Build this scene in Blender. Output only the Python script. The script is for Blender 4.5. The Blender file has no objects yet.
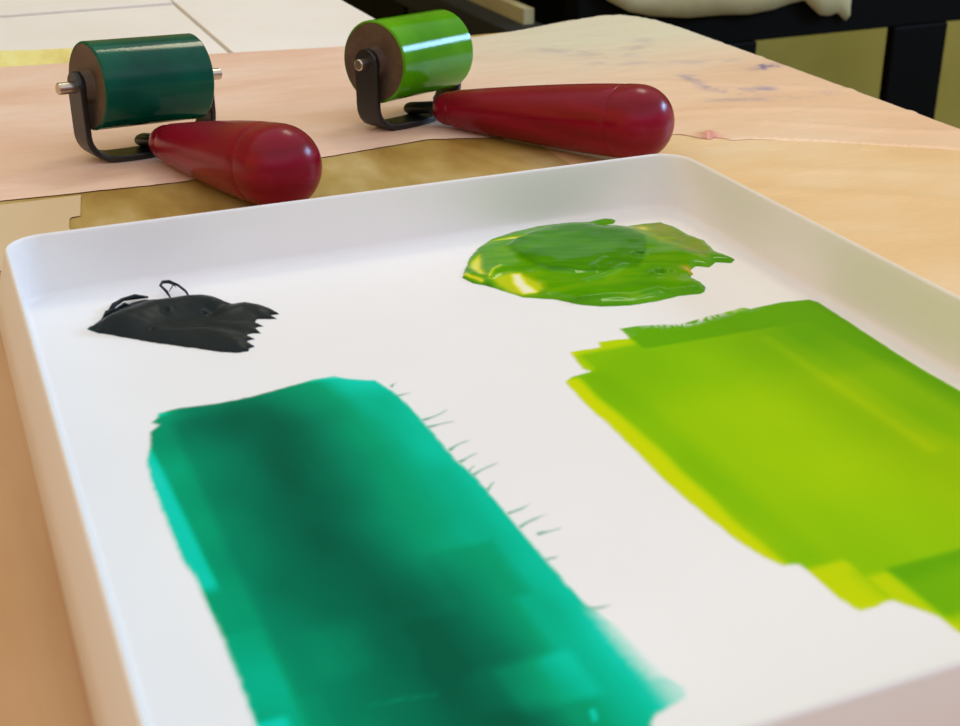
import bpy, bmesh, math, random
import numpy as np
from mathutils import Vector, Matrix

random.seed(4)
rng = np.random.default_rng(7)
C = bpy.context.scene.collection
MM = 0.001

# ------------------------------------------------------------------ helpers
def lin(r, g, b):
    def f(c):
        c /= 255.0
        return c / 12.92 if c <= 0.04045 else ((c + 0.055) / 1.055) ** 2.4
    return (f(r), f(g), f(b), 1.0)

def new_mat(name, col=(0.8, 0.8, 0.8, 1), rough=0.5, metal=0.0, spec=0.5):
    m = bpy.data.materials.new(name)
    m.use_nodes = True
    b = m.node_tree.nodes['Principled BSDF']
    b.inputs['Base Color'].default_value = col
    b.inputs['Roughness'].default_value = rough
    b.inputs['Metallic'].default_value = metal
    b.inputs['Specular IOR Level'].default_value = spec
    return m, m.node_tree, b

def noise(nt, scale, detail=4, rough=0.55, stretch=(1, 1, 1), rot=(0, 0, 0)):
    tc = nt.nodes.new('ShaderNodeTexCoord')
    mp = nt.nodes.new('ShaderNodeMapping')
    mp.inputs['Scale'].default_value = stretch
    mp.inputs['Rotation'].default_value = rot
    n = nt.nodes.new('ShaderNodeTexNoise')
    n.inputs['Scale'].default_value = scale
    n.inputs['Detail'].default_value = detail
    n.inputs['Roughness'].default_value = rough
    nt.links.new(tc.outputs['Object'], mp.inputs['Vector'])
    nt.links.new(mp.outputs['Vector'], n.inputs['Vector'])
    return n

def ramp(nt, src, stops, interp='LINEAR'):
    r = nt.nodes.new('ShaderNodeValToRGB')
    r.color_ramp.interpolation = interp
    e = r.color_ramp.elements
    while len(e) < len(stops):
        e.new(0.5)
    for i, (p, c) in enumerate(stops):
        e[i].position = p
        e[i].color = c
    nt.links.new(src, r.inputs['Fac'])
    return r

def mixc(nt, fac, a, b, mode='MIX'):
    m = nt.nodes.new('ShaderNodeMix')
    m.data_type = 'RGBA'
    m.blend_type = mode
    for sock, v in ((m.inputs[0], fac), (m.inputs[6], a), (m.inputs[7], b)):
        if hasattr(v, 'is_linked'):
            nt.links.new(v, sock)
        else:
            sock.default_value = v
    return m.outputs[2]

def bump(nt, bsdf, src, strength, dist):
    b = nt.nodes.new('ShaderNodeBump')
    b.inputs['Strength'].default_value = strength
    b.inputs['Distance'].default_value = dist
    nt.links.new(src, b.inputs['Height'])
    nt.links.new(b.outputs['Normal'], bsdf.inputs['Normal'])

def tag(o, label=None, cat=None, group=None, kind=None):
    if label: o['label'] = label
    if cat: o['category'] = cat
    if group: o['group'] = group
    if kind: o['kind'] = kind
    return o

def empty(name, loc=(0, 0, 0), rz=0.0):
    o = bpy.data.objects.new(name, None)
    o.location = loc
    o.rotation_euler = (0, 0, rz)
    o.empty_display_size = 0.02
    C.objects.link(o)
    return o

def link(name, verts, faces, mat, parent=None, smooth=False):
    me = bpy.data.meshes.new(name)
    me.from_pydata([tuple(map(float, v)) for v in verts], [], [tuple(map(int, f)) for f in faces])
    me.update()
    if smooth:
        me.shade_smooth()
    o = bpy.data.objects.new(name, me)
    if mat: me.materials.append(mat)
    C.objects.link(o)
    if parent: o.parent = parent
    return o

def fix_normals(o):
    bm = bmesh.new(); bm.from_mesh(o.data)
    bmesh.ops.recalc_face_normals(bm, faces=bm.faces)
    bm.to_mesh(o.data); bm.free()
    return o

def sharp(o, deg=35):
    o.data.shade_smooth()
    o.data.set_sharp_from_angle(angle=math.radians(deg))
    return o

def box(name, x0, x1, y0, y1, z0, z1, mat, parent=None, bev=0.0):
    bm = bmesh.new()
    bmesh.ops.create_cube(bm, size=1)
    for v in bm.verts:
        v.co = Vector(((x0 + x1) / 2 + v.co.x * (x1 - x0), (y0 + y1) / 2 + v.co.y * (y1 - y0), (z0 + z1) / 2 + v.co.z * (z1 - z0)))
    if bev:
        bmesh.ops.bevel(bm, geom=bm.edges[:], offset=bev, segments=2, affect='EDGES', profile=0.5)
    me = bpy.data.meshes.new(name); bm.to_mesh(me); bm.free()
    me.materials.append(mat)
    o = bpy.data.objects.new(name, me); C.objects.link(o)
    if parent: o.parent = parent
    return o

def lathe(name, prof, mat, parent=None, seg=64, origin=(0, 0, 0), axis=(1, 0, 0), caps=True):
    """profile [(s along axis, radius)] turned round the axis"""
    a = Vector(axis).normalized()
    t = Vector((0, 0, 1)) if abs(a.z) < 0.9 else Vector((1, 0, 0))
    u = a.cross(t).normalized(); w = a.cross(u)
    vs, fs = [], []
    for s, r in prof:
        for k in range(seg):
            th = 2 * math.pi * k / seg
            vs.append(Vector(origin) + a * s + (u * math.cos(th) + w * math.sin(th)) * max(r, 1e-6))
    for i in range(len(prof) - 1):
        for k in range(seg):
            k2 = (k + 1) % seg
            fs.append((i * seg + k, i * seg + k2, (i + 1) * seg + k2, (i + 1) * seg + k))
    if caps:
        fs.append(tuple(range(seg))[::-1])
        fs.append(tuple((len(prof) - 1) * seg + k for k in range(seg)))
    o = link(name, vs, fs, mat, parent, True)
    fix_normals(o)
    return sharp(o, 30)

# -------- outline meshes: a fine grid cut to a polygon, height and pigment from functions
def seg_d2(px, py, a, b):
    ax, ay = a; bx, by = b
    dx, dy = bx - ax, by - ay
    t = np.clip(((px - ax) * dx + (py - ay) * dy) / (dx * dx + dy * dy + 1e-12), 0, 1)
    qx, qy = ax + t * dx, ay + t * dy
    return (px - qx) ** 2 + (py - qy) ** 2, qx, qy

def poly_sd(px, py, poly):
    inside = np.zeros(px.shape, bool)
    best = np.full(px.shape, 1e18); bx = px.copy(); by = py.copy()
    n = len(poly)
    for i in range(n):
        a, b = poly[i], poly[(i + 1) % n]
        d, qx, qy = seg_d2(px, py, a, b)
        m = d < best
        best = np.where(m, d, best); bx = np.where(m, qx, bx); by = np.where(m, qy, by)
        if a[1] != b[1]:
            c = ((a[1] > py) != (b[1] > py)) & (px < (b[0] - a[0]) * (py - a[1]) / (b[1] - a[1]) + a[0])
            inside ^= c
    d = np.sqrt(best)
    return np.where(inside, d, -d), bx, by

def line_d(px, py, pts):
    best = np.full(px.shape, 1e18)
    for i in range(len(pts) - 1):
        best = np.minimum(best, seg_d2(px, py, pts[i], pts[i + 1])[0])
    return np.sqrt(best)

def sstep(a, b, x):
    t = np.clip((x - a) / (b - a), 0, 1)
    return t * t * (3 - 2 * t)

def in_poly(px, py, poly, soft):
    return sstep(-soft, soft, poly_sd(px, py, poly)[0])

def rbox(x, y, x0, x1, y0, y1, s):
    return sstep(x0 - s, x0 + s, x) * (1 - sstep(x1 - s, x1 + s, x)) * sstep(y0 - s, y0 + s, y) * (1 - sstep(y1 - s, y1 + s, y))

def vnoise(x, y, sc, seed):
    r = np.random.default_rng(seed)
    tab = r.random((64, 64))
    fx, fy = x / sc, y / sc
    ix, iy = np.floor(fx).astype(int), np.floor(fy).astype(int)
    tx, ty = fx - ix, fy - iy
    tx = tx * tx * (3 - 2 * tx); ty = ty * ty * (3 - 2 * ty)
    g = lambda i, j: tab[i % 64, j % 64]
    return ((g(ix, iy) * (1 - tx) + g(ix + 1, iy) * tx) * (1 - ty) + (g(ix, iy + 1) * (1 - tx) + g(ix + 1, iy + 1) * tx) * ty)

def ragged(poly, step, amp, seed):
    r = np.random.default_rng(seed)
    out = []
    n = len(poly)
    for i in range(n):
        a = np.array(poly[i], float); b = np.array(poly[(i + 1) % n], float)
        L = np.linalg.norm(b - a); k = max(1, int(L / step))
        nrm = np.array([-(b - a)[1], (b - a)[0]]) / (L + 1e-9)
        for j in range(k):
            p = a + (b - a) * j / k
            if j: p = p + nrm * r.normal(0, amp)
            out.append((p[0], p[1]))
    return out

def outline(name, poly, step, hfun, attrs, mat, z0, parent=None, smooth=True):
    """poly in millimetres; hfun(x, y, d) height in mm; attrs {name: f(x, y, d)}"""
    P = np.array(poly)
    xs = np.arange(P[:, 0].min() - step, P[:, 0].max() + 2 * step, step)
    ys = np.arange(P[:, 1].min() - step, P[:, 1].max() + 2 * step, step)
    X, Y = np.meshgrid(xs, ys, indexing='ij')
    D, QX, QY = poly_sd(X, Y, poly)
    ins = D > 0
    nx, ny = X.shape
    keep = ins[:-1, :-1] | ins[1:, :-1] | ins[:-1, 1:] | ins[1:, 1:]
    out = ~ins
    X2 = np.where(out, QX, X); Y2 = np.where(out, QY, Y); Dc = np.where(out, 0.0, D)
    H = hfun(X2, Y2, Dc)
    idx = -np.ones(X.shape, int)
    used = np.zeros(X.shape, bool)
    for a, b in ((0, 0), (1, 0), (0, 1), (1, 1)):
        used[a:nx - 1 + a, b:ny - 1 + b] |= keep
    idx[used] = np.arange(used.sum())
    V = np.stack([X2[used] * MM, Y2[used] * MM, z0 + H[used] * MM], 1)
    I, J = np.nonzero(keep)
    F = np.stack([idx[I, J], idx[I + 1, J], idx[I + 1, J + 1], idx[I, J + 1]], 1)
    o = link(name, V, F, mat, parent, smooth)
    for k, f in attrs.items():
        at = o.data.attributes.new(k, 'FLOAT', 'POINT')
        at.data.foreach_set('value', np.clip(f(X2, Y2, Dc), 0, 1)[used].astype(np.float32))
    return o

def attr_node(nt, name):
    a = nt.nodes.new('ShaderNodeAttribute')
    a.attribute_name = name
    return a.outputs['Fac']

# ------------------------------------------------------------------ materials
M = {}

def mk():
    m, nt, b = new_mat('tray_white', lin(241, 240, 238), 0.42, 0, 0.25)
    n = noise(nt, 9, 3)
    r = ramp(nt, n.outputs['Fac'], [(0.3, lin(238, 237, 235)), (0.75, lin(243, 242, 240))])
    nt.links.new(r.outputs['Color'], b.inputs['Base Color'])
    M['tray'] = m

    m, nt, b = new_mat('table_wood', lin(205, 165, 115), 0.42, 0, 0.4)
    n = noise(nt, 5, 6, 0.6, (9, 0.8, 1))
    n2 = noise(nt, 6, 3, 0.5)
    r = ramp(nt, n.outputs['Fac'], [(0.25, lin(200, 160, 120)), (0.5, lin(214, 175, 132)), (0.8, lin(226, 190, 148))])
    r2 = ramp(nt, n2.outputs['Fac'], [(0.35, lin(200, 170, 125)), (0.7, lin(255, 255, 255))])
    c = mixc(nt, 0.45, r.outputs['Color'], r2.outputs['Color'], 'MULTIPLY')
    # olive band behind the tray: shaded look of the wood painted into its colour
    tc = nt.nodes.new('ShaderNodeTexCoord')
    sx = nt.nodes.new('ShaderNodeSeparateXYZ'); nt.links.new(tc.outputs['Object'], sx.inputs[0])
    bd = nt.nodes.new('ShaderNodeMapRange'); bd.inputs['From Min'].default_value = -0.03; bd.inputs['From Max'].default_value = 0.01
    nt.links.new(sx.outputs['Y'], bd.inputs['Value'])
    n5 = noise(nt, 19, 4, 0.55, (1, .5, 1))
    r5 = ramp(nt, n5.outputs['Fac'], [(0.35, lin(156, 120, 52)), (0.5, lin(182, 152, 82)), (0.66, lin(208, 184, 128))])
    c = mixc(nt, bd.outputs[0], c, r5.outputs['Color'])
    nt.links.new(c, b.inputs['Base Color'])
    bump(nt, b, n.outputs['Fac'], 0.08, 0.001)
    M['wood'] = m

    # thin peach protective sheet, blotched, with old ink marks
    m, nt, b = new_mat('peach_sheet', lin(228, 196, 165), 0.38, 0, 0.45)
    n = noise(nt, 6, 5, 0.55, (1, 2.2, 1), (0, 0, 0.2))
    r = ramp(nt, n.outputs['Fac'], [(0.28, lin(232, 186, 158)), (0.5, lin(243, 207, 182)), (0.72, lin(248, 226, 208))])
    tc = nt.nodes.new('ShaderNodeTexCoord')
    sx = nt.nodes.new('ShaderNodeSeparateXYZ'); nt.links.new(tc.outputs['Object'], sx.inputs[0])
    # paler towards the far corner, warmer on the right
    far = nt.nodes.new('ShaderNodeMapRange'); far.inputs['From Min'].default_value = 0.14; far.inputs['From Max'].default_value = 0.34
    nt.links.new(sx.outputs['Y'], far.inputs['Value'])
    xr = nt.nodes.new('ShaderNodeMapRange'); xr.inputs['From Min'].default_value = 0.25; xr.inputs['From Max'].default_value = 0.40
    nt.links.new(sx.outputs['X'], xr.inputs['Value'])
    mul = nt.nodes.new('ShaderNodeMath'); mul.operation = 'MULTIPLY'
    nt.links.new(far.outputs[0], mul.inputs[0]); nt.links.new(xr.outputs[0], mul.inputs[1])
    c1 = mixc(nt, mul.outputs[0], r.outputs['Color'], lin(226, 218, 188))
    inv = nt.nodes.new('ShaderNodeMath'); inv.operation = 'SUBTRACT'; inv.inputs[0].default_value = 1.0
    nt.links.new(far.outputs[0], inv.inputs[1])
    mul2 = nt.nodes.new('ShaderNodeMath'); mul2.operation = 'MULTIPLY'
    nt.links.new(inv.outputs[0], mul2.inputs[0]); nt.links.new(xr.outputs[0], mul2.inputs[1])
    c2 = mixc(nt, mul2.outputs[0], c1, mixc(nt, 0.5, r.outputs['Color'], lin(240, 198, 140)))
    st = attr_node(nt, 'stain')
    n3 = noise(nt, 55, 4, 0.6)
    rs = ramp(nt, n3.outputs['Fac'], [(0.4, (0, 0, 0, 1)), (0.6, (1, 1, 1, 1))])
    ms = nt.nodes.new('ShaderNodeMath'); ms.operation = 'MULTIPLY'
    nt.links.new(st, ms.inputs[0]); nt.links.new(rs.outputs['Color'], ms.inputs[1])
    c3 = mixc(nt, ms.outputs[0], c2, lin(150, 140, 165))
    dk = attr_node(nt, 'blot')
    c4 = mixc(nt, dk, c3, lin(70, 72, 150))
    pk = attr_node(nt, 'pink')
    c5 = mixc(nt, pk, c4, lin(222, 128, 112))
    nt.links.new(c5, b.inputs['Base Color'])
    n4 = noise(nt, 18, 5, 0.6, (1, 2.6, 1), (0, 0, -0.35))
    bump(nt, b, n4.outputs['Fac'], 0.35, 0.004)
    M['sheet'] = m

    m, nt, b = new_mat('warm_sheet', lin(240, 200, 146), 0.4, 0, 0.4)
    n = noise(nt, 7, 5, 0.55, (1, 1.6, 1), (0, 0, -0.5))
    r = ramp(nt, n.outputs['Fac'], [(0.3, lin(230, 187, 130)), (0.5, lin(239, 200, 145)), (0.72, lin(244, 214, 170))])
    nt.links.new(r.outputs['Color'], b.inputs['Base Color'])
    n4 = noise(nt, 16, 5, 0.6, (1, 2.6, 1), (0, 0, -0.5))
    bump(nt, b, n4.outputs['Fac'], 0.3, 0.004)
    M['sheet2'] = m

    m, nt, b = new_mat('handle_red', lin(138, 26, 38), 0.24, 0, 0.22)
    n = noise(nt, 30, 4, 0.5, (0.5, 0.5, 5))
    r = ramp(nt, n.outputs['Fac'], [(0.3, lin(116, 6, 28)), (0.7, lin(140, 12, 44))])
    nt.links.new(r.outputs['Color'], b.inputs['Base Color'])
    
    M['handle'] = m

    M['black_steel'] = new_mat('black_steel', lin(20, 20, 21), 0.38, 0.0, 0.5)[0]
    M['steel'] = new_mat('steel', lin(200, 190, 175), 0.28, 1.0)[0]
    m, nt, b = new_mat('rubber_core', lin(84, 66, 50), 0.6)
    n = noise(nt, 120, 3)
    r = ramp(nt, n.outputs['Fac'], [(0.3, lin(74, 58, 44)), (0.7, lin(94, 75, 57))])
    nt.links.new(r.outputs['Color'], b.inputs['Base Color'])
    M['core'] = m
    for key, ca, cb in (('ink_teal', lin(0, 66, 52), lin(0, 92, 66)), ('ink_green', lin(66, 140, 4), lin(92, 168, 6))):
        m, nt, b = new_mat(key, ca, 0.10, 0, 0.22)
        n = noise(nt, 28, 3, 0.5, (1, 1, 1))
        r = ramp(nt, n.outputs['Fac'], [(0.3, ca), (0.7, cb)])
        nt.links.new(r.outputs['Color'], b.inputs['Base Color'])
        n2 = noise(nt, 700, 2, 0.6)
        bump(nt, b, n2.outputs['Fac'], 0.12, 0.0004)
        M[key] = m

    def swatch(name, stops, rough):
        m, nt, b = new_mat(name, stops[-1][1], rough, 0, 0.03)
        a = attr_node(nt, 'ink')
        n = noise(nt, 45, 4, 0.6, (1, 0.5, 1))
        ad = nt.nodes.new('ShaderNodeMath'); ad.operation = 'MULTIPLY_ADD'
        ad.inputs[1].default_value = 0.10
        nt.links.new(n.outputs['Fac'], ad.inputs[0]); nt.links.new(a, ad.inputs[2])
        sb = nt.nodes.new('ShaderNodeMath'); sb.operation = 'SUBTRACT'; sb.inputs[1].default_value = 0.05
        nt.links.new(ad.outputs[0], sb.inputs[0])
        r = ramp(nt, sb.outputs[0], stops)
        cv = attr_node(nt, 'cover')
        nt.links.new(mixc(nt, cv, lin(241, 240, 238), r.outputs['Color']), b.inputs['Base Color'])
        sp = nt.nodes.new('ShaderNodeMapRange'); sp.inputs['To Min'].default_value = 0.25; sp.inputs['To Max'].default_value = 0.03
        nt.links.new(cv, sp.inputs['Value']); nt.links.new(sp.outputs[0], b.inputs['Specular IOR Level'])
        return m
    M['teal_sw'] = swatch('teal_rollout', [(0.0, lin(120, 228, 205)), (0.14, lin(14, 210, 182)), (0.28, lin(0, 194, 156)), (0.45, lin(0, 160, 112)),
                                           (0.65, lin(0, 135, 96)), (0.82, lin(0, 112, 80)), (1.0, lin(0, 92, 66))], 0.55)
    M['lime_sw'] = swatch('lime_rollout', [(0.0, lin(205, 219, 0)), (0.25, lin(184, 211, 0)), (0.45, lin(160, 203, 0)), (0.65, lin(134, 191, 0)), (1.0, lin(100, 170, 0))], 0.55)

    m, nt, b = new_mat('dark_ink', lin(26, 34, 34), 0.40, 0, 0.18)
    a = attr_node(nt, 'ink')
    r = ramp(nt, a, [(0.0, lin(0, 150, 110)), (0.3, lin(10, 60, 55)), (0.6, lin(17, 28, 30))])
    nt.links.new(r.outputs['Color'], b.inputs['Base Color'])
    M['dark_ink'] = m
    m, nt, b = new_mat('green_ink', lin(70, 145, 4), 0.08, 0, 0.10)
    a = attr_node(nt, 'ink')
    r = ramp(nt, a, [(0.0, lin(245, 245, 205)), (0.25, lin(222, 225, 40)), (0.5, lin(140, 185, 4)), (0.75, lin(86, 158, 0)), (1.0, lin(54, 128, 0))])
    og = attr_node(nt, 'orange')
    c = mixc(nt, og, r.outputs['Color'], lin(225, 165, 20))
    nt.links.new(c, b.inputs['Base Color'])
    M['green_ink'] = m

    m, nt, b = new_mat('white_board', lin(232, 228, 214), 0.6)
    n = noise(nt, 7, 4)
    r = ramp(nt, n.outputs['Fac'], [(0.3, lin(236, 229, 216)), (0.7, lin(244, 239, 229))])
    nt.links.new(r.outputs['Color'], b.inputs['Base Color'])
    M['board'] = m
    M['board_edge'] = new_mat('side_top', lin(188, 180, 150), 0.6)[0]
    m, nt, b = new_mat('yellow_strip', lin(240, 228, 140), 0.55)
    n = noise(nt, 22, 4, 0.55, (3, 0.6, 1), (0, 0, 0.5))
    r = ramp(nt, n.outputs['Fac'], [(0.3, lin(226, 206, 122)), (0.5, lin(242, 230, 142)), (0.75, lin(246, 240, 168))])
    nt.links.new(r.outputs['Color'], b.inputs['Base Color'])
    M['yellow'] = m
    m, nt, b = new_mat('beige_paper', lin(214, 190, 150), 0.7)
    M['scrap'] = m
    M['bench_black'] = new_mat('bench_black', lin(9, 10, 7), 0.6, 0, 0.08)[0]
    M['bench_grey'] = new_mat('bench_grey', lin(46, 46, 42), 0.6, 0, 0.1)[0]
    m, nt, b = new_mat('pale_plank', lin(176, 168, 118), 0.6)
    n = noise(nt, 8, 4, 0.5, (6, 0.6, 1))
    r = ramp(nt, n.outputs['Fac'], [(0.3, lin(160, 150, 104)), (0.7, lin(184, 176, 126))])
    nt.links.new(r.outputs['Color'], b.inputs['Base Color'])
    M['plank'] = m
    m, nt, b = new_mat('hung_paper', lin(196, 184, 130), 0.7)
    n = noise(nt, 14, 4)
    r = ramp(nt, n.outputs['Fac'], [(0.3, lin(176, 164, 112)), (0.7, lin(206, 196, 142))])
    nt.links.new(r.outputs['Color'], b.inputs['Base Color'])
    M['hung'] = m
    m, nt, b = new_mat('olive_plaster', lin(160,148,70), 0.8)
    n = noise(nt, 2.2, 5, 0.6)
    r = ramp(nt, n.outputs['Fac'], [(0.3, lin(164, 150, 56)), (0.7, lin(186, 172, 78))])
    nt.links.new(r.outputs['Color'], b.inputs['Base Color'])
    M['wall'] = m
    m, nt, b = new_mat('studio_floor', lin(96, 88, 62), 0.7)
    n = noise(nt, 1.5, 6, 0.6)
    r = ramp(nt, n.outputs['Fac'], [(0.3, lin(84, 76, 54)), (0.7, lin(106, 98, 70))])
    nt.links.new(r.outputs['Color'], b.inputs['Base Color'])
    M['floor'] = m
    M['leg_wood'] = new_mat('leg_wood', lin(120, 92, 60), 0.5)[0]
mk()

# ------------------------------------------------------------------ setting
FZ = -0.75
tag(box('floor', -4, 5, -3, 2.1, FZ - 0.05, FZ, M['floor']), kind='structure')
tag(box('wall_back', -4, 5, 2.0, 2.1, FZ, 1.9, M['wall']), kind='structure')

# ------------------------------------------------------------------ work table
def rounded_slab(name, x0, x1, y0, y1, z0, z1, r, mat, parent):
    loop = []
    for cx, cy, a0 in ((x1 - r, y1 - r, 0), (x0 + r, y1 - r, 90), (x0 + r, y0 + r, 180), (x1 - r, y0 + r, 270)):
        for k in range(9):
            a = math.radians(a0 + 90 * k / 8)
            loop.append((cx + r * math.cos(a), cy + r * math.sin(a)))
    n = len(loop)
    vs = [(x, y, z0) for x, y in loop] + [(x, y, z1) for x, y in loop]
    fs = [tuple(range(n))[::-1], tuple(range(n, 2 * n))] + [(i, (i + 1) % n, n + (i + 1) % n, n + i) for i in range(n)]
    return sharp(link(name, vs, fs, mat, parent), 40)

tb = empty('worktable', (-0.2, -0.1, FZ))
tag(tb, 'tan wooden worktable that carries the white tray and the two rollers', 'table')
off = Vector(tb.location)
def P(o):
    o.location = -off
    return o
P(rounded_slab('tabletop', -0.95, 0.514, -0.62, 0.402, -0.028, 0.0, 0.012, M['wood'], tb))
for x, y in ((-0.88, -0.55), (-0.88, 0.33), (0.42, -0.55), (0.42, 0.31)):
    P(box('leg', x, x + 0.055, y, y + 0.055, FZ, -0.028, M['leg_wood'], tb, 0.003))
P(box('apron', -0.86, 0.44, 0.33, 0.35, -0.11, -0.028, M['leg_wood'], tb))
P(box('apron', 0.445, 0.465, -0.53, 0.33, -0.11, -0.028, M['leg_wood'], tb))

# thin sheet over the back and right of the table
SH = [(-950, 128), (-300, 150), (-120, 141), (7, 136.6), (93, 131.9), (160, 143), (235, 154.5), (300, 133), (352, 112), (366.7, 108.3), (376, 92), (383, 97), (386, 86),
      (398.8, 83.4), (440, 54), (475.7, 28.9), (500, 12), (515.5, 0), (516, 200), (515.5, 360), (512.5, 392), (505, 412), (495, 424), (478, 425), (441.5, 416.7), (400, 401), (360.8, 393),
      (253.7, 402.6), (190, 412.2), (32.5, 432), (-200, 440), (-950, 440)]
SH = ragged(SH, 3, 0.25, 3)
def wrink(x, y, d):
    right = sstep(335, 430, x)
    h = 0.35 + 0.5 * vnoise(x * 0.5 + y * 0.2, y - x * 0.35, 26, 5) * right + 0.35 * vnoise(x, y, 45, 6)
    dl = line_d(x, y, [(398.8, 83.4), (440, 54), (475.7, 28.9), (515, 2)])
    h = h + 1.1 * np.exp(-(dl / 2.2) ** 2)
    dl2 = line_d(x, y, [(330, 250), (420, 215), (512, 150)])
    h = h + 0.9 * np.exp(-(dl2 / 5) ** 2) * right
    dl3 = line_d(x, y, [(420, 110), (470, 70), (512, 45)])
    h = h + 1.3 * np.exp(-(dl3 / 4) ** 2)
    dl4 = line_d(x, y, [(380, 150), (450, 130), (512, 92)])
    h = h + 1.0 * np.exp(-(dl4 / 4) ** 2)
    flap = 3.5 * np.exp(-(((x - 379) / 5) ** 2 + ((y - 96) / 6) ** 2))
    flat = 1 - 0.85 * (1 - sstep(330, 370, x)) * sstep(0, 30, x)
    return h * flat * sstep(0, 2, d) + flap * sstep(0, 2, d)
def stainf(x, y, d):
    s = np.exp(-(line_d(x, y, [(438, 222), (432, 200), (440, 178), (452, 168)]) / 5) ** 2)
    s = np.maximum(s, 0.9 * np.exp(-(line_d(x, y, [(440, 180), (466, 172)]) / 6) ** 2))
    s = np.maximum(s, 0.5 * np.exp(-(line_d(x, y, [(420, 165), (455, 150), (500, 150)]) / 5) ** 2))
    s = np.maximum(s, 0.35 * np.exp(-(line_d(x, y, [(385, 330), (430, 290), (470, 330)]) / 9) ** 2))
    s = np.maximum(s, 0.35 * np.exp(-(line_d(x, y, [(400, 280), (440, 260), (490, 250)]) / 7) ** 2))
    return s * 0.9
def blotf(x, y, d):
    s = np.exp(-(line_d(x, y, [(494, 222), (503, 227)]) / 1.6) ** 2)
    s = np.maximum(s, 0.9 * np.exp(-(line_d(x, y, [(496, 218), (500, 232), (507, 221)]) / 1.3) ** 2))
    s = np.maximum(s, 0.25 * np.exp(-(line_d(x, y, [(488, 222), (510, 228)]) / 5) ** 2))
    return s
sheet = outline('protective_sheet', SH, 3.0, wrink,
                {'stain': stainf, 'blot': blotf, 'pink': lambda x, y, d: np.exp(-(((x - 379) / 6) ** 2 + ((y - 95) / 6) ** 2)) * 0.9},
                M['sheet'], 0.0006)
tag(sheet, 'thin peach coloured protective sheet covering the back of the worktable under the rollers', 'sheet')

# second sheet, at the right of the tray, slipped under the first
def wrink2(x, y, d):
    h = 0.15 + 0.7 * vnoise(x * .8 + y * .3, y * .6 - x * .3, 24, 15) * sstep(304, 330, x)
    h = h + 1.0 * np.exp(-(line_d(x, y, [(330, 20), (420, -40), (515, -130)]) / 5) ** 2)
    h = h + 0.9 * np.exp(-(line_d(x, y, [(380, 30), (450, -10), (515, -40)]) / 4) ** 2)
    return h * sstep(0, 2, d) * sstep(0, 60, 120 - y)
s2 = outline('protective_sheet', ragged([(286, -560), (514, -560), (515.5, 30), (476, 44), (440, 70), (398, 96), (370, 112), (330, 122), (286, 124)], 4, 0.2, 5), 4.0, wrink2,
             {'stain': lambda x, y, d: 0 * x, 'blot': lambda x, y, d: 0 * x, 'pink': lambda x, y, d: 0 * x}, M['sheet2'], 0.0002)
tag(s2, 'thin warm peach protective sheet on the worktable along the right side of the tray', 'sheet')

# beige scrap of paper on the table between sheet and tray
sc = outline('paper_scrap', [(-14, 130), (44.5, 130.5), (40, 99), (35, 98), (33, 84), (34, 40), (-14, 40)], 2.0, lambda x, y, d: 0.15 + 0 * x, {}, M['scrap'], 0.0004)
tag(sc, 'beige paper scrap on the table behind the far left tray corner', 'paper')

# ------------------------------------------------------------------ white tray
TW, TL, TH = 0.300, 0.353, 0.0282
def tray():
    t = bpy.data.objects.new('paint_tray', None)
    loops = []
    def loop(xl, xr, yn, yf, r, z):
        x0, x1, y0, y1 = xl, TW - xr, -TL + yn, -yf
        pts = []
        for cx, cy, a0 in ((x1 - r, y1 - r, 0), (x0 + r, y1 - r, 90), (x0 + r, y0 + r, 180), (x1 - r, y0 + r, 270)):
            for k in range(13):
                a = math.radians(a0 + 90 * k / 12)
                pts.append((cx + r * math.cos(a), cy + r * math.sin(a), z))
        loops.append(pts)
    R0 = 0.015
    loop(-0.0058, -0.004, -0.004, -0.004, R0 + .004, 0.0003)
    loop(-0.0064, -0.004, -0.004, -0.004, R0 + .004, 0.0012)
    loop(-0.0040, -0.002, -0.002, -0.002, R0 + .002, 0.014)
    loop(0.0, 0.0, 0.0, 0.0, R0, TH - 0.0012)
    loop(0.0003, 0.0003, 0.0003, 0.0003, R0, TH - 0.0003)
    loop(0.0009, 0.0009, 0.0009, 0.0009, R0 - .0008, TH)
    loop(0.0016, 0.0016, 0.0016, 0.0016, R0 - .0012, TH - 0.0004)
    loop(0.0019, 0.0019, 0.0019, 0.0018, R0 - .0014, TH - 0.0012)
    # inner wall down to a filleted floor
    bl, br, bn, bf = 0.0040, 0.0044, 0.0040, 0.0026
    top, rr = TH - 0.0012, 0.0026
    for k in range(1, 6):
        f = k / 6
        z = top + (0.003 + rr - top) * f
        loop(0.0019 + (bl - 0.0019) * f, 0.0019 + (br - 0.0019) * f, 0.0019 + (bn - 0.0019) * f, 0.0018 + (bf - 0.0018) * f, R0 - .001, z)
    for k in range(0, 6):
        a = math.radians(90 * k / 5)
        d = rr * (1 - math.cos(a)); z = 0.003 + rr * (1 - math.sin(a))
        loop(bl + d, br + d, bn + d, bf + d, R0 - .001 - d, z)
    n = len(loops[0])
    vs = [p for L in loops for p in L]
    fs = []
    for i in range(len(loops) - 1):
        for k in range(n):
            fs.append((i * n + k, i * n + (k + 1) % n, (i + 1) * n + (k + 1) % n, (i + 1) * n + k))
    fs.append(tuple(range(n))[::-1])
    fs.append(tuple((len(loops) - 1) * n + k for k in range(n)))
    bpy.data.objects.remove(t)
    o = link('paint_tray', vs, fs, M['tray'], None, True)
    fix_normals(o)
    sharp(o, 50)
    return tag(o, 'white rectangular shallow tray with rounded corners holding the paints', 'tray')
tray()
FL = 0.003

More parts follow.
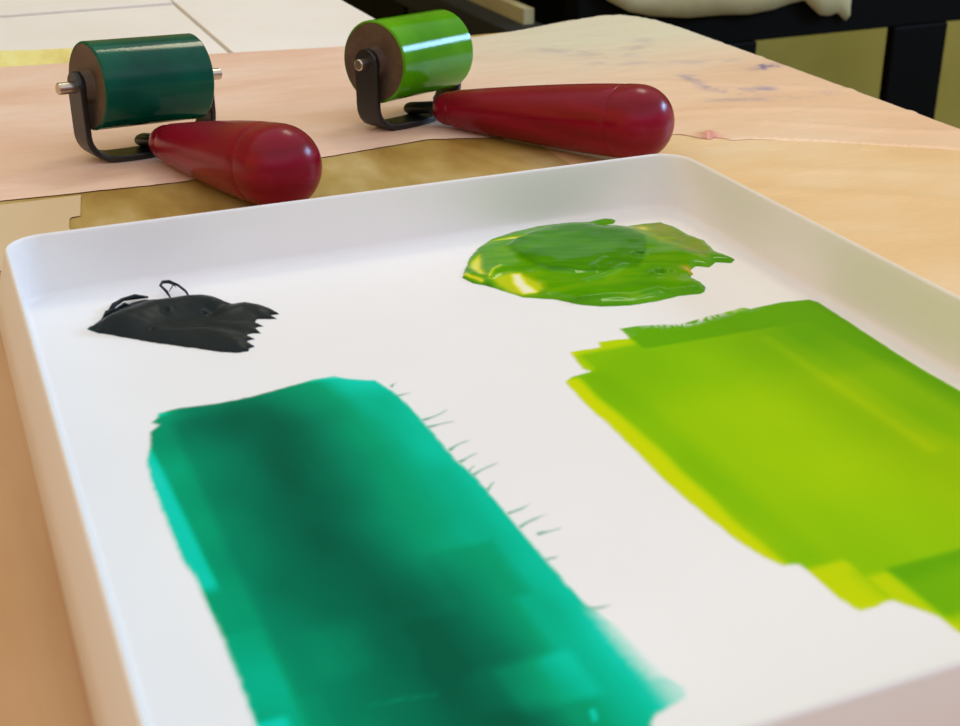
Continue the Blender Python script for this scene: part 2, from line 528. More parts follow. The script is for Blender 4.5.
# ------------------------------------------------------------------ rolled-out paint
TEAL = [(34.8,-121.6),(42.9,-120.4),(54.7,-122.0),(66.1,-121.6),(78.1,-119.3),(89.5,-117.0),(97.0,-117.1),(100.0,-120.5),(104.2,-123.3),(109.3,-126.0),(112,-136.5),(113.2,-147.0),(113.8,-162.2),(114.1,-177.8),(114.1,-190.3),(115.6,-199.3),(115.9,-214.3),(115.9,-225.2),(115.9,-235.6),(116.1,-247.1),(116.3,-259.7),(116.8,-271.1),
        (118.5,-277),(120,-286),(120.5,-297),(121.5,-306),(123.0,-310.5),(121.5,-314.0),(116,-315.5),(112.1,-316.6),(109.5,-319.0),(108,-326),(107,-330),(95,-331),(60,-330),(30,-329),(25.5,-328),(25.8,-300),
        (26.4,-284.1),(26.9,-273.6),(26.9,-261.6),(26.9,-248.7),(26.5,-233.3),(26.3,-220.9),(24.8,-211.5),(24.7,-198.5),(24.6,-181.0),(24.7,-166.1),(25.7,-152.7),(28.5,-143.0),(30.3,-133.4),(33.5,-130.3),(31.5,-127.5),(34.0,-125.0)]
HAIRS = [((113.2,-165),(122.4,-165.8)),((113.4,-160.8),(123.6,-156.7)),((114,-182.5),(122.1,-178.8)),((113.9,-190.2),(121.5,-188.1)),((113.4,-196.9),(118,-195)),((114,-200.6),(125,-194.9)),
         ((116,-224.2),(124.1,-220.9)),((116,-232),(126.3,-227.6)),((119,-237.5),(126.4,-236)),((116,-273.3),(122.6,-275)),((112,-140),(116.5,-141)),((112,-133),(115,-131.5)),((115,-209),(120,-206)),((116,-250),(119.5,-248.5))]
TEAL_R = ragged(TEAL, 2.0, 0.14, 11)
def teal_ink(x, y, d):
    core = np.exp(-(line_d(x, y, [(60, -136), (66, -150), (67, -176), (62, -215), (64, -235), (71, -258), (74, -292), (72, -330)]) / 19.0) ** 2)
    v = 0.46 + 0.50 * core
    v = v + 0.10 * (1 - sstep(36, 41, x)) * 0
    v = v + 0.16 * rbox(x, y, 38, 70, -330, -130, 2.0) * (1 - core)
    v = v - 0.17 * sstep(78, 116, x) - 0.08 * sstep(106, 117, x)
    v = v - 0.22 * sstep(84, 104, x) * sstep(-142, -118, y)
    strip = (1 - sstep(29.0, 31.5, x + 0.03 * (y + 190))) * (1 - sstep(-146, -140, y)) * sstep(-232, -224, y)
    v = v * (1 - strip) + 0.17 * strip
    v = v - 0.20 * (1 - sstep(26.4, 28.4, x)) * (1 - sstep(-236, -228, y))
    v = v - 0.05 * rbox(x, y, 20, 38, -279, -249, 1.2) - 0.05 * rbox(x, y, 20, 44, -300, -279, 1.2)
    v = v - 0.25 * rbox(x, y, 20, 34, -335, -284, 1.5)
    v = v + 0.10 * rbox(x, y, 70, 100, -286, -262, 3) + 0.08 * rbox(x, y, 86, 106, -262, -235, 2)
    v = v - 0.12 * rbox(x, y, 84, 104, -305, -287, 2) + 0.12 * rbox(x, y, 76, 92, -330, -302, 3)
    v = v - 0.08 * rbox(x, y, 46, 60, -275, -255, 4)
    v = v - 0.30 * np.exp(-(((x - 35) / 4) ** 2 + ((y + 123) / 2.2) ** 2))
    v = v - 0.15 * np.exp(-((y + 118 + 0.05 * (x - 80)) / 1.2) ** 2) * sstep(40, 60, x)
    v = v - 0.22 * np.exp(-(line_d(x, y, [(53.1, -288), (60, -288.6), (68.5, -290.3)]) / 0.35) ** 2)
    v = v - 0.35 * np.exp(-(line_d(x, y, [(99.1, -309.5), (98.3, -312.3)]) / 0.7) ** 2)
    v = v + 0.10 * (vnoise(x, y * 0.5, 9, 21) - 0.5)
    fade = sstep(110, 121, x) * (1 - sstep(-280, -272, y))
    v = v - 0.15 * fade
    return v
def teal_cover(x, y, d):
    e = sstep(0.0, 1.1, d) * 0.85 + 0.15
    n = vnoise(x, y, 1.6, 31)
    fade = sstep(113.5, 122, x + 1.2 * (n - .5)) * (1 - sstep(-277, -270, y)) * sstep(-309, -303, y)
    tipf = sstep(113, 122, x) * (1 - sstep(-309, -305, y)) * 0.5
    return e * (1 - 0.93 * fade) * (1 - tipf)
teal = outline('paint_swatch', TEAL_R, 0.8, lambda x, y, d: 0.05 + 0.10 * sstep(0, 1.5, d), {'ink': teal_ink, 'cover': teal_cover}, M['teal_sw'], FL)
tag(teal, 'teal rolled-out rectangle of paint on the tray floor, dark green in its middle', 'paint')
# thin ink hairs dragged off its right edge, welded into the same swatch
def add_hairs(o):
    bm = bmesh.new(); bm.from_mesh(o.data)
    li = bm.verts.layers.float['ink']; lc = bm.verts.layers.float['cover']
    for a, b in HAIRS:
        a = np.array(a); b = np.array(b)
        L = np.linalg.norm(b - a); n = np.array([-(b - a)[1], (b - a)[0]]) / L
        rows = []
        for k in range(9):
            t = k / 8
            p = a + (b - a) * t + n * 0.5 * math.sin(t * 4 + a[1])
            w = 0.55 * (1 - t) + 0.14 + 0.12 * math.sin(9 * t + a[0])
            r = []
            for s in (-1, 1):
                q = p + n * s * w
                v = bm.verts.new((q[0] * MM, q[1] * MM, FL + 0.00012))
                v[li] = 0.42; v[lc] = 0.72 * (1 - 0.5 * t)
                r.append(v)
            rows.append(r)
        for i in range(8):
            bm.faces.new((rows[i][0], rows[i][1], rows[i + 1][1], rows[i + 1][0]))
    bmesh.ops.recalc_face_normals(bm, faces=bm.faces)
    for f in bm.faces:
        f.smooth = True
        if f.normal.z < 0: f.normal_flip()
    bm.to_mesh(o.data); bm.free()
add_hairs(teal)

LIME = [(206.3,-120.3),(214.8,-120.9),(222.5,-123.2),(230,-125.5),(242.8,-123.3),(260.2,-121.3),(262,-123.5),(277.1,-122.6),(288.3,-124.6),(290,-128.4),(289.3,-148.9),(287.9,-174.8),(287.4,-192.4),(288,-208.0),(288.2,-240),(288,-280),(287,-322),
        (250,-327),(215,-326),(197,-327),(195.8,-319.3),(195.3,-311.3),(192.7,-306.8),(189.3,-301.4),(184,-302.2),(178.8,-302.0),(177.0,-294.4),(177.2,-283),(176.7,-278.1),(172.6,-277.1),(170.1,-271.4),(168.0,-262.5),(167.1,-251.0),(166.2,-239.0),(166.0,-225.0),(166.5,-208.8),(166.9,-196.8),(167.1,-182.7),
        (166.7,-178.3),(167.1,-164.8),(168.0,-153.1),(172,-150.3),(179.6,-149.3),(178.2,-146.5),(180.2,-131.6),(186,-131.9),(192.3,-132.2),(193.5,-127.9),(199,-128.3),(205.2,-129.8),(206.0,-127)]
LIME_R = ragged(LIME, 2.5, 0.10, 12)
def lime_ink(x, y, d):
    v = 0.54 + 0.14 * (vnoise(x, y, 22, 41) - 0.5)
    v = v + 0.16 * sstep(-190, -150, y)
    v = v + 0.42 * sstep(-142.5, -139.5, y + 0.03 * (x - 240)) * sstep(205, 208, x)
    v = v + 0.12 * rbox(x, y, 250, 290, -185, -140, 6)
    v = v + 0.30 * sstep(274, 284, x) + 0.12 * sstep(258, 264, x)
    v = v - 0.16 * np.exp(-(line_d(x, y, [(252, -150), (252, -240)]) / 3.0) ** 2)
    strip = (1 - sstep(171.5, 175.5, x + 1.5 * (vnoise(y, y * 0, 14, 44) - .5))) * (1 - sstep(-154, -150, y))
    v = v * (1 - strip) + 0.03 * strip
    v = v + 0.12 * rbox(x, y, 174, 186, -280, -150, 5)
    l2 = (1 - sstep(180.5, 184, x)) * sstep(-151, -147.5, y) * (1 - sstep(-135, -130, y))
    v = v - 0.30 * l2 - 0.42 * rbox(x, y, 178, 206, -135.5, -126, 2.2)
    v = v + 0.46 * rbox(x, y, 197, 300, -312, -289, 1.5) * (0.6 + 0.4 * sstep(-300, -289, y))
    v = v - 0.42 * rbox(x, y, 174, 189.5, -304, -281, 1.6) + 0.12 * rbox(x, y, 186, 190, -300, -286, 1.5)
    v = v - 0.40 * (1 - sstep(194.5, 199, x)) * (1 - sstep(-292, -288, y)) * sstep(189, 191, x)
    v = v - 0.35 * (1 - sstep(-318, -312, y))
    v = v - 0.10 * np.exp(-(((x - 215) / 22) ** 2 + ((y + 225) / 40) ** 2))
    edge = 1 - sstep(0.3, 1.4, d)
    v = v - 0.32 * edge * sstep(270, 285, x) - 0.15 * edge
    v = v - 0.5 * np.exp(-(((x - 254) / 8) ** 2 + ((y + 123) / 2.0) ** 2))
    return v
def lime_cover(x, y, d):
    e = sstep(0.0, 0.8, d) * 0.8 + 0.2
    n = vnoise(x, y * 0.6, 1.1, 51)
    dry = np.exp(-((x - 236) / 16) ** 2) * (1 - sstep(0.5, 5.5, d)) * sstep(-131, -128, y)
    return e * (1 - dry * sstep(0.35, 0.6, n))
lime = outline('paint_swatch', LIME_R, 0.8, lambda x, y, d: 0.05 + 0.12 * sstep(0, 1.5, d), {'ink': lime_ink, 'cover': lime_cover}, M['lime_sw'], FL)
tag(lime, 'lime green rolled-out rectangle of paint on the tray floor along the right wall', 'paint')

# ------------------------------------------------------------------ thick paint
BLACK = [(23.5,-42.7),(27.6,-38.8),(29.5,-35.7),(33.3,-31.1),(38.4,-26.6),(43.0,-24.3),(48.1,-22.6),(53.3,-24.5),(59.5,-27.0),(66.3,-27.7),(72.5,-30.0),(75.2,-32.6),(76.7,-37.7),(79.3,-41.8),(85.0,-42.1),(89.3,-46.4),(92.4,-52.9),(93.6,-57.1),(90.0,-56.6),(91.6,-61.4),(87.3,-59.6),(84.4,-58.3),(82.8,-61.3),(85.2,-66.1),(81.8,-66.0),(82.6,-72.2),(79.2,-70.8),(76.9,-71.5),(79.2,-76.6),(75.9,-76.9),(77.6,-82.8),(75.3,-83.5),(74.4,-85.9),(69.7,-85.4),(64.4,-82.0),(58.5,-76.8),(51.8,-71.2),(45.1,-65.4),(38.4,-59.0),(32.4,-53.0),(26.3,-47.3)]
BLACK = ragged(BLACK, 1.3, 0.14, 13)
def black_h(x, y, d):
    dome = 1 - np.exp(-d / 3.2)
    ridge = np.exp(-(line_d(x, y, [(36, -46), (50, -40), (62, -40), (72, -42)]) / 8.5) ** 2)
    h = 0.35 + dome * (1.4 + 4.3 * ridge)
    h = h + dome * 1.3 * np.exp(-(line_d(x, y, [(72, -48), (82, -47), (90, -52)]) / 4.5) ** 2)
    h = h - dome * 1.9 * np.exp(-(line_d(x, y, [(70, -50), (78, -46), (74, -40)]) / 3.0) ** 2)
    h = h + dome * 1.4 * np.exp(-(line_d(x, y, [(50, -62), (62, -66), (74, -80)]) / 6) ** 2)
    h = h - dome * 0.8 * np.exp(-(line_d(x, y, [(52, -58), (64, -60), (78, -70)]) / 2.2) ** 2)
    for cx, cy, r, a in ((53, -46, 0.9, 0.8), (45.5, -57, 0.8, 0.8), (66, -51, 0.8, 1.5), (63, -41, 0.8, .4)):
        rr = np.hypot(x - cx, y - cy)
        h = h - a * np.exp(-(rr / r) ** 2) + 0.35 * a * np.exp(-((rr - 1.7 * r) / (0.6 * r)) ** 2)
    h = h + 0.25 * (vnoise(x + .4 * y, y, 3.2, 61) - .5) * dome
    return np.maximum(h * sstep(-0.1, 0.5, d), 0.02)
blk = outline('paint_blob', BLACK, 0.5, black_h, {'ink': lambda x, y, d: sstep(-1.0, 3.0, (x - 24.5) + 0.2 * (y + 40) + 2 * vnoise(x, y, 1.5, 63)) + 0 * x}, M['dark_ink'], FL)
tag(blk, 'black green blob of smeared paint in the far left of the tray', 'paint')
# curled lip and ragged scraps that stand up along its back edge, part of the same smear
def add_tubes(o, paths, attr, val, rad):
    bm = bmesh.new(); bm.from_mesh(o.data)
    lay = bm.verts.layers.float[attr]
    for pts, r0 in paths:
        P_ = [Vector(p) * MM for p in pts]
        rings = []
        for i, p in enumerate(P_):
            d = (P_[min(i + 1, len(P_) - 1)] - P_[max(i - 1, 0)]).normalized()
            u = d.cross(Vector((0.3, 0.2, 0.93))).normalized(); w = d.cross(u)
            r = r0 * MM * (0.80 + 0.2 * math.cos(i * 1.7)) * (0.3 if i in (0, len(P_) - 1) else 1.0)
            ring = []
            for k in range(8):
                a = k * math.pi / 4
                v = bm.verts.new(p + (u * math.cos(a) + w * math.sin(a)) * r)
                v[lay] = val; ring.append(v)
            rings.append(ring)
        for i in range(len(rings) - 1):
            for k in range(8):
                f = bm.faces.new((rings[i][k], rings[i][(k + 1) % 8], rings[i + 1][(k + 1) % 8], rings[i + 1][k])); f.smooth = True
        bm.faces.new(rings[0][::-1]); bm.faces.new(rings[-1])
    bmesh.ops.recalc_face_normals(bm, faces=bm.faces)
    bm.to_mesh(o.data); bm.free()
add_tubes(blk, [
    ([(58, -28, 4), (57, -24, 6), (55.5, -20, 7.2), (57, -17.5, 7.5), (59.5, -17, 7), (62.5, -19.5, 6), (64.5, -24, 4.8), (65, -29, 4)], 0.8),
    ([(58.2, -23, 5.2), (60.5, -20, 6.6), (61.5, -21.5, 5.9)], 0.4),
    ([(33, -31, 3.6), (36, -27, 4.6), (40, -23.5, 5.0), (45, -22, 4.8), (50, -22.5, 4.0)], 1.3),
    ([(30, -37, 3.6), (32.5, -33, 4.6), (36, -31, 4.4), (38, -33, 4.4)], 1.1),
    ([(36, -31, 4.4), (40, -28, 4.8), (42.5, -30, 4.6)], 1.0)], 'ink', 1.0, 0.5)

GREEN = [(176.0,-42.5),(183.5,-30.0),(191.7,-20.2),(199.4,-13.8),(211.6,-9.1),(225.1,-6.2),(239.9,-7.5),(249.2,-10.0),(258.3,-9.0),(262.5,-12.1),(259.8,-15.5),(252,-16.5),(263,-21.5),(271.8,-21.3),(279.8,-22.8),(282.6,-30.3),(282.9,-41.9),(285.5,-50.3),(282.8,-63.4),(285.2,-76.0),(281.4,-79.0),(276,-75.5),(270.5,-79.6),(266,-76.2),(261.5,-79.6),(260.5,-83.5),(257.5,-86),(258.5,-93.5),(257.8,-97.5),(254.8,-101.7),(252.3,-103.0),(243.3,-101.6),(232.9,-103.0),(220.7,-102.5),(210.1,-99.1),(203.4,-94.2),(196.8,-85.6),(190.9,-81.8),(186.1,-78.6),(181.9,-70.2),(178.0,-62.3),(173.6,-56.7),(172.0,-49.9)]
GREEN = ragged(GREEN, 1.6, 0.10, 14)
G_MOON = [(181,-37.2),(187.6,-30.8),(185.4,-38.1),(181.8,-47),(180.5,-54.6),(178.6,-52.1),(178.2,-42.9)]
G_OUT = [(173.9,-43.4),(174.3,-50),(176.3,-58),(174.8,-55),(172.9,-49)]
G_BY = [(180.9,-58.5),(185.9,-56.9),(190.5,-57.1),(194.3,-60.6),(197.5,-72.6),(196.9,-76.7),(191.9,-79.5),(186.5,-77.5),(183.3,-73.4),(180.9,-65)]
G_BW = [(190.4,-58.9),(193.1,-60.0),(191.4,-69.6),(192.7,-77.9),(187.3,-77.0),(187.6,-66.8)]
G_TS = [(195.4,-17.0),(208.5,-18.1),(214.4,-21.7),(210.2,-23.0),(203.3,-19.8)]
G_PL = [(201,-30.2),(210,-22),(219.4,-17),(228,-14.5),(250.8,-18),(258,-24),(262,-40),(252,-60),(240,-74),(224.6,-72),(214,-69),(206,-63),(202.6,-56),(200.4,-45)]
G_RD = [(262,-24),(271,-23),(280,-25),(281,-40),(283,-50),(280,-66),(274,-70),(268,-60),(264,-46)]
def green_ink(x, y, d):
    v = 0.76 + 0.14 * (vnoise(x, y, 9, 71) - .5) + 0.14 * (vnoise(x * .25 + y * .1, y + .3 * x, 2.2, 73) - .5)
    pl = in_poly(x, y, G_PL, 1.2)
    v = v + 0.20 * pl
    rd = in_poly(x, y, G_RD, 1.5)
    v = v + 0.12 * rd
    def put(v, poly, val, s, k=1.0):
        m = in_poly(x, y, poly, s) * k
        return v * (1 - m) + val * m
    v = put(v, G_BY, 0.36, 2.6); v = put(v, G_BW, 0.0, 1.6)
    v = put(v, G_MOON, 0.22, 1.7); v = put(v, G_TS, 0.18, 1.1)
    m = np.exp(-(line_d(x, y, [(173.6, -46), (174.5, -52), (177, -58.5)]) / 1.1) ** 2); v = v * (1 - m) + 0.22 * m
    m = np.exp(-(line_d(x, y, [(178, -37), (182, -31), (185, -27)]) / 0.8) ** 2) * .8; v = v * (1 - m) + 0.3 * m
    m = np.exp(-(line_d(x, y, [(181, -57), (185, -52), (189, -50)]) / 0.7) ** 2) * .8; v = v * (1 - m) + 0.2 * m
    m = np.exp(-(((x - 266.5) / 3.0) ** 2 + ((y + 30) / 4) ** 2)); v = v * (1 - m) + 0.25 * m
    m = np.exp(-(line_d(x, y, [(264, -38), (267, -50), (270, -58)]) / 2.5) ** 2) * .5; v = v * (1 - m) + 0.5 * m
    m = np.exp(-(line_d(x, y, [(267, -45), (273, -46)]) / 1.2) ** 2) * .5; v = v * (1 - m) + 0.45 * m
    m = np.exp(-(line_d(x, y, [(223, -80), (232, -74)]) / 1.5) ** 2) * .3; v = v * (1 - m) + 0.55 * m
    edge = 1 - sstep(0, 1.6, d)
    return v + 0.12 * edge * (1 - sstep(176, 182, x))
def green_h(x, y, d):
    dome = 1 - np.exp(-d / 1.5)
    h = dome * (1.7 + 0.9 * sstep(0, 14, d))
    h = h + 1.0 * in_poly(x, y, G_PL, 1.8) * (1 - sstep(204, 232, x)) + 0.5 * in_poly(x, y, G_PL, 8)
    h = h - 0.8 * in_poly(x, y, G_RD, 6)
    h = h + 0.5 * np.exp(-(line_d(x, y, [(214, -78), (224, -76), (236, -70)]) / 1.5) ** 2) + 0.4 * np.exp(-(line_d(x, y, [(232, -60), (224, -66), (222, -72)]) / 1.5) ** 2)
    h = h - 0.7 * (in_poly(x, y, G_BY, 2) + in_poly(x, y, G_MOON, 1.5) + in_poly(x, y, G_TS, 1))
    h = h + 0.5 * np.exp(-(line_d(x, y, [(181, -57), (185, -52), (189, -50)]) / 1.2) ** 2)
    for cx, cy, r, a in ((247.6, -61.5, 1.6, 1.5), (245.0, -83.0, 2.0, 1.9), (249.5, -82.5, 1.2, 1.2)):
        rr = np.hypot(x - cx, y - cy)
        h = h - a * np.exp(-(rr / r) ** 2) + 0.8 * a * np.exp(-((rr - 1.5 * r) / (0.5 * r)) ** 2)
    w = np.exp(-(line_d(x, y, [(205, -92), (221, -95.5), (223, -97.5), (237, -96), (240, -99), (253, -99.5)]) / 1.1) ** 2)
    h = h + 1.0 * w
    h = h + 0.35 * (vnoise(x - .3 * y, y, 7, 72) - .5) * dome
    return np.maximum(h, 0.02)
gr = outline('paint_blob', GREEN, 0.6, green_h, {'ink': green_ink, 'orange': lambda x, y, d: np.exp(-(((x - 260.3) / 2.2) ** 2 + ((y + 81) / 3.2) ** 2)) + 0.22 * in_poly(x, y, G_RD, 3) * (0.4 + vnoise(x, y, 6, 75))}, M['green_ink'], FL)
tag(gr, 'glossy bright green blob of thick paint with yellow streaks, far right of tray', 'paint')

# ------------------------------------------------------------------ hand rollers (brayers)
def brayer(loc, yaw, zc, zn, zb, hx, y0, y1, slide, rb, tilt, ink, label):
    RR, LR, AX = 22.6, 61.5, 46.5
    t = empty('hand_roller', loc, yaw)
    tag(t, label, 'roller', 'hand rollers on the table')
    ct, stl = math.cos(tilt), math.sin(tilt)
    ax = Vector((ct, 0, stl))
    ctr = Vector((0, 0, zc))
    hl = LR / 2
    def sc_(p): return [(s * MM, r * MM) for s, r in p]
    roller = lathe('roller', sc_([(-hl, RR - 1.2), (-hl + .25, RR - .5), (-hl + .9, RR), (hl - .9, RR), (hl - .25, RR - .5), (hl, RR - 1.2)]), M[ink], t, 96, ctr * MM, ax, caps=False)
    for s in (-1, 1):
        lathe('roller_end', sc_([(s * (hl - 1.0), RR - 1.15), (s * (hl - 0.1), RR - 1.15), (s * (hl - 0.4), RR - 4), (s * (hl - 0.8), 9), (s * (hl + 0.2), 8.5), (s * (hl + 3.7), 8.0)]), M['core'], roller, 64, ctr * MM, ax)
    lathe('axle', sc_([(slide - AX, 2.5), (slide - AX + .5, 3.1), (slide + AX - .5, 3.1), (slide + AX, 2.5)]), M['steel'], t, 32, ctr * MM, ax)
    # flat steel frame: two arms and a cross bar bent from one strip
    xo, th, wd, br = hl + 5.4, 3.2, 16.0, 13.0
    zl = zc - stl * xo; zr = zc + stl * xo
    path = []
    n_end = 7
    def arm(sgn, ztop):
        pts = []
        ext = 8.0
        for k in range(n_end):                         # rounded end round the axle
            a = math.pi / 2 * (1 - k / (n_end - 1))
            pts.append((sgn * xo, ztop + ext * math.sin(a), max(0.6, wd / 2 * math.cos(a)), (sgn * 1, 0)))
        for k in range(1, 6):
            z = ztop + (br + th / 2 - ztop) * k / 6
            pts.append((sgn * xo, z, wd / 2, (sgn, 0)))
        for k in range(9):
            a = math.pi / 2 * k / 8
            pts.append((sgn * (xo - br + br * math.cos(a)), th / 2 + br - br * math.sin(a), wd / 2, (sgn * math.cos(a), -math.sin(a))))
        return pts
    L_ = arm(-1, zl); R_ = arm(1, zr)
    path = L_ + [(x, th / 2, wd / 2, (0, -1)) for x in (-18, -12, -6, 0, 6, 12, 18)] + R_[::-1]
    vs, fs = [], []
    for x, z, hw, (nx, nz) in path:
        c = min(0.6, hw * .4)
        bow = -8.0 * max(0.0, 1 - (x / (xo - 4)) ** 2) if z < th else 0.0
        for sy, sn in ((-hw + c, 1), (hw - c, 1), (hw, .6), (hw, -.6), (hw - c, -1), (-hw + c, -1), (-hw, -.6), (-hw, .6)):
            vs.append(((x + nx * sn * th / 2) * MM, (sy + bow) * MM, (z + nz * sn * th / 2) * MM))
    for i in range(len(path) - 1):
        for k in range(8):
            fs.append((i * 8 + k, i * 8 + (k + 1) % 8, (i + 1) * 8 + (k + 1) % 8, (i + 1) * 8 + k))
    fs += [tuple(range(8)), tuple((len(path) - 1) * 8 + k for k in range(8))]
    fr = link('frame', vs, fs, M['black_steel'], t, True)
    fix_normals(fr); sharp(fr, 40)
    # shank: rounded bar on top of the cross bar running into the handle
    hdir = Vector((-hx, -(y1 - y0), zb - zn)).normalized()
    bm = bmesh.new()
    bmesh.ops.create_uvsphere(bm, u_segments=24, v_segments=16, radius=1)
    for v in bm.verts:
        yy = v.co.y
        s = 1 if yy >= 0 else -1
        v.co = Vector((v.co.x * 5.4 + hx, yy * 5 + (-2 if s > 0 else -y0 + 3), v.co.z * 3.4 + 6.4)) * MM
        if s < 0: v.co.z += (zn - 6.4) * MM
    me = bpy.data.meshes.new('shank'); bm.to_mesh(me); bm.free()
    me.materials.append(M['black_steel']); me.shade_smooth()
    o = bpy.data.objects.new('shank', me); C.objects.link(o); o.parent = t
    # handle
    Ls = Vector((-hx, -(y1 - y0), zb - zn)).length
    pr = [(-0.3, 5.5), (0, 6.8), (1.2, 8.0), (5.0, 9.2), (8, 9.5), (11.0, 9.6), (11.6, 10.2), (13, 10.6)]
    for k in range(1, 15):
        f = k / 14
        s = 13 + (Ls - 10 - 13) * f
        pr.append((s, 10.6 + (rb - 0.3 - 10.6) * (1 - (1 - f) ** 1.35)))
    pr += [(Ls - 9.6, rb - .4), (Ls - 9.3, rb - .6), (Ls - 9.0, rb - .35), (Ls - 7, rb - 0.1), (Ls - 2, rb)]
    for k in range(0, 13):
        a = math.pi / 2 * k / 12
        pr.append((Ls - 1 + (rb - 0.5) * math.sin(a) ** 0.95, rb * math.cos(a) ** 0.92 if k < 12 else 0.0))
    lathe('handle', sc_(pr), M['handle'], t, 64, Vector((hx, -y0, zn)) * MM, hdir)
    return t

brayer((0.0893, 0.1945, 0.0010), 0.2961, 37.0, 9.6, 21.4, -3.2, 21.5, 133.5, 0.0, 20.0, -0.068, 'ink_teal', 'hand roller inked dark teal with a red wooden handle, left of the green one')
brayer((0.2405, 0.1986, 0.0010), 0.5239, 36.2, 9.6, 22.0, -1.0, 22.5, 152.0, 3.0, 19.2, -0.055, 'ink_green', 'hand roller inked bright green with a red wooden handle, right of the teal one')

# ------------------------------------------------------------------ white boards on the table behind
st = empty('side_table', (-0.3, 0.9, FZ))
tag(st, 'side table standing behind the worktable under the white boards', 'table')
so = Vector(st.location)
o = box('tabletop', -0.95, 0.318, 0.445, 1.35, -0.035, -0.008, M['board_edge'], st, 0.002); o.location = -so
for x, y in ((-0.9, 0.50), (-0.9, 1.25), (0.24, 0.50), (0.24, 1.25)):
    o = box('leg', x, x + 0.05, y, y + 0.05, FZ, -0.035, M['leg_wood'], st, 0.003); o.location = -so
def board(x0, x1, y0, y1, z0, z1, label, skew=0.0):
    o = box('white_board', x0, x1, y0, y1, z0, z1, M['board'], None, 0.0006)
    return tag(o, label, 'board', 'white boards on the side table')
board(0.1905, 0.322, 0.4035, 1.30, -0.008, -0.003, 'white board lying at the right on the side table, behind the green roller')
board(-0.50, 0.1875, 0.408, 0.632, -0.008, -0.0035, 'white board lying in front left on the side table, behind the teal roller')
board(-0.50, 0.1875, 0.636, 1.30, -0.008, -0.002, 'white board lying farthest back on the side table, beyond the front left board')
ys = outline('paper_strip', [(-200, 437), (32, 434), (84, 428), (90, 440), (86, 489), (38, 500), (-200, 520)], 4, lambda x, y, d: 0.2 + 0.5 * vnoise(x, y, 20, 9), {}, M['yellow'], -0.0030)
tag(ys, 'pale yellow paper strip on the white board behind the teal roller', 'paper')

# ------------------------------------------------------------------ black bench and things behind it
wb = empty('workbench', (1.2, 1.2, FZ))
tag(wb, 'black workbench with wide flat legs standing behind the right of the worktable', 'bench')
wo = Vector(wb.location)
def W(o):
    o.location = -wo; return o
W(box('front_rail', 0.80, 1.90, 1.10, 1.14, -0.20, 0.02, M['bench_black'], wb, 0.003))
W(box('benchtop', 0.78, 1.92, 1.08, 1.50, 0.02, 0.06, M['bench_black'], wb, 0.003))
W(box('leg', 1.325, 1.425, 1.10, 1.118, FZ, -0.20, M['bench_black'], wb, 0.003))
W(box('leg', 0.985, 1.087, 1.10, 1.118, FZ, -0.20, M['bench_black'], wb, 0.003))

cb = empty('cabinet', (0.93, 1.75, FZ))
tag(cb, 'tall black cabinet at the back left of the black workbench', 'cabinet')
o = box('body', 0.72, 1.14, 1.56, 1.95, FZ + 0.05, 0.35, M['bench_black'], cb, 0.003); o.location = -Vector(cb.location)
o = box('plinth', 0.73, 1.13, 1.58, 1.94, FZ, FZ + 0.05, M['bench_grey'], cb); o.location = -Vector(cb.location)

tr = empty('trestle', (0.66, 1.3, FZ))
tag(tr, 'dark grey trestle under the pale plank, behind the green roller', 'trestle')
to = Vector(tr.location)
o = box('beam', 0.690, 0.750, 1.075, 1.52, -0.185, -0.149, M['bench_grey'], tr, 0.002); o.location = -to
for x, y in ((0.7025, 1.10), (0.7025, 1.46)):
    o = box('leg', x, x + 0.035, y, y + 0.035, FZ, -0.185, M['bench_grey'], tr, 0.002); o.location = -to
pk = [(0.7245, 1.105), (0.739, 1.105), (0.739, 1.50), (0.7245, 1.50)]
vs = [(x, y, -0.149) for x, y in pk] + [(x, y, -0.129) for x, y in pk]
pl = link('plank', vs, [(3, 2, 1, 0), (4, 5, 6, 7), (0, 1, 5, 4), (1, 2, 6, 5), (2, 3, 7, 6), (3, 0, 4, 7)], M['plank'])
tag(pl, 'pale wooden plank lying on the dark grey trestle behind the worktable', 'plank')

# pale paper hanging down over the front rail
def hung():
    prof = [(0.826, -0.112), (0.841, -0.125), (0.87, -0.140), (0.910, -0.150), (0.96, -0.155), (1.021, -0.157), (1.06, -0.158), (1.103, -0.155), (1.13, -0.150), (1.152, -0.146), (1.165, -0.158), (1.178, -0.168), (1.189, -0.170), (1.198, -0.171), (1.212, -0.168), (1.222, -0.176), (1.230, -0.182), (1.2365, -0.174), (1.236, -0.150)]
    vs, fs = [], []
    nr = 8
    for i, (x, z) in enumerate(prof):
        for k in range(nr):
            f = k / (nr - 1)
            y = 1.094 - 0.004 * math.sin(x * 60) * f - 0.004 * f
            vs.append((x, y, 0.0 + (z - 0.0) * f))
    for i in range(len(prof) - 1):
        for k in range(nr - 1):
            fs.append((i * nr + k, (i + 1) * nr + k, (i + 1) * nr + k + 1, i * nr + k + 1))
    o = link('hanging_paper', vs, fs, M['hung'], None, True)
    m = o.modifiers.new('thick', 'SOLIDIFY'); m.thickness = 0.001
    return tag(o, 'crumpled pale paper hanging over the front rail of the black workbench', 'paper')
hung()

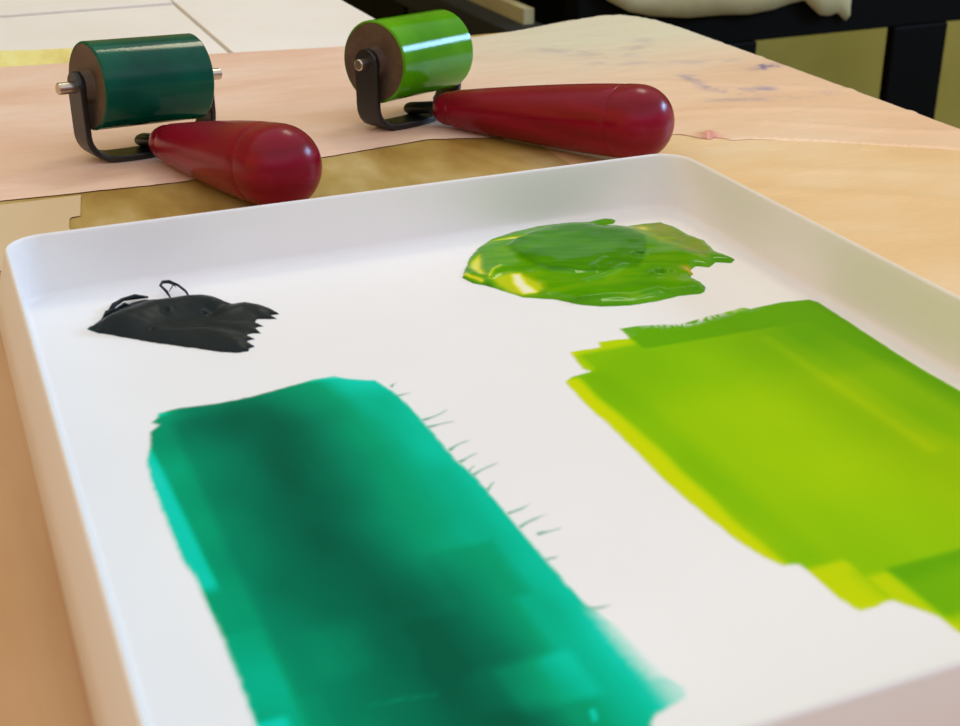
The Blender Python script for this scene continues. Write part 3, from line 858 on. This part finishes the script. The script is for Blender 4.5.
# ------------------------------------------------------------------ light
def area(name, loc, target, size, power, col, sy=None):
    l = bpy.data.lights.new(name, 'AREA')
    l.energy = power; l.color = col; l.size = size
    if sy: l.shape = 'RECTANGLE'; l.size_y = sy
    o = bpy.data.objects.new(name, l); C.objects.link(o)
    o.location = loc
    o.rotation_euler = (Vector(target) - Vector(loc)).to_track_quat('-Z', 'Y').to_euler()
    return o
area('window_light', (2.55, -0.03, 0.86), (0.15, 0.0, 0.0), 0.70, 33, (0.36, 0.60, 1.0), 0.36)
area('ceiling_lamp', (1.06, 1.04, 1.80), (0.15, 0.1, 0), 0.50, 6.8, (1.0, 0.90, 0.64), 0.34)
# tuned fill for the unseen studio: cool high front, bright orange left, near-white top
w = bpy.data.worlds.new('room_fill'); bpy.context.scene.world = w
w.use_nodes = True
wt = w.node_tree
bg = wt.nodes['Background']
tcw = wt.nodes.new('ShaderNodeTexCoord')
sw = wt.nodes.new('ShaderNodeSeparateXYZ'); wt.links.new(tcw.outputs['Generated'], sw.inputs[0])
def wr(sock, a, b):
    m = wt.nodes.new('ShaderNodeMapRange'); m.interpolation_type = 'SMOOTHSTEP'
    m.inputs['From Min'].default_value = a; m.inputs['From Max'].default_value = b
    wt.links.new(sock, m.inputs['Value']); return m.outputs[0]
WC = dict(base=(0.57, 0.53, 0.43, 1), left=(1.18, 0.60, 0.05, 1), front=(1.28, 1.22, 1.56, 1), low=(0.28, 0.22, 0.21, 1), up=(0.92, 0.92, 0.90, 1))
c_ = mixc(wt, wr(sw.outputs['X'], 0.1, -0.8), WC['base'], WC['left'])
cf = mixc(wt, wr(sw.outputs['Z'], 0.22, 0.55), WC['low'], WC['front'])
c_ = mixc(wt, wr(sw.outputs['Y'], -0.1, -0.7), c_, cf)
c_ = mixc(wt, wr(sw.outputs['Z'], 0.35, 0.9), c_, WC['up'])
wt.links.new(c_, bg.inputs['Color'])
bg.inputs['Strength'].default_value = 1.0

# ------------------------------------------------------------------ camera
cam = bpy.data.cameras.new('camera')
co = bpy.data.objects.new('camera', cam); C.objects.link(co)
yaw, pitch, roll = 0.394247, 0.441466, -0.004455
f = Vector((math.sin(yaw) * math.cos(pitch), math.cos(yaw) * math.cos(pitch), -math.sin(pitch)))
r = f.cross(Vector((0, 0, 1))).normalized(); u = r.cross(f)
r2 = r * math.cos(roll) + u * math.sin(roll); u2 = -r * math.sin(roll) + u * math.cos(roll)
mt = Matrix.Identity(4)
for i in range(3):
    mt[i][0] = r2[i]; mt[i][1] = u2[i]; mt[i][2] = -f[i]
mt.translation = Vector((-0.018272, -0.525693, 0.206714))
co.matrix_world = mt
cam.sensor_fit = 'HORIZONTAL'; cam.sensor_width = 36
cam.lens = 1349.94 / 960 * 36
cam.clip_start = 0.01
cam.dof.use_dof = True
cam.dof.focus_distance = 0.66
cam.dof.aperture_fstop = 20
sc_ = bpy.context.scene
sc_.camera = co
vs_ = sc_.view_settings
vs_.view_transform = 'Standard'
try: vs_.look = 'None'
except Exception: pass
vs_.exposure = -0.04; vs_.gamma = 1.0; vs_.use_curve_mapping = False
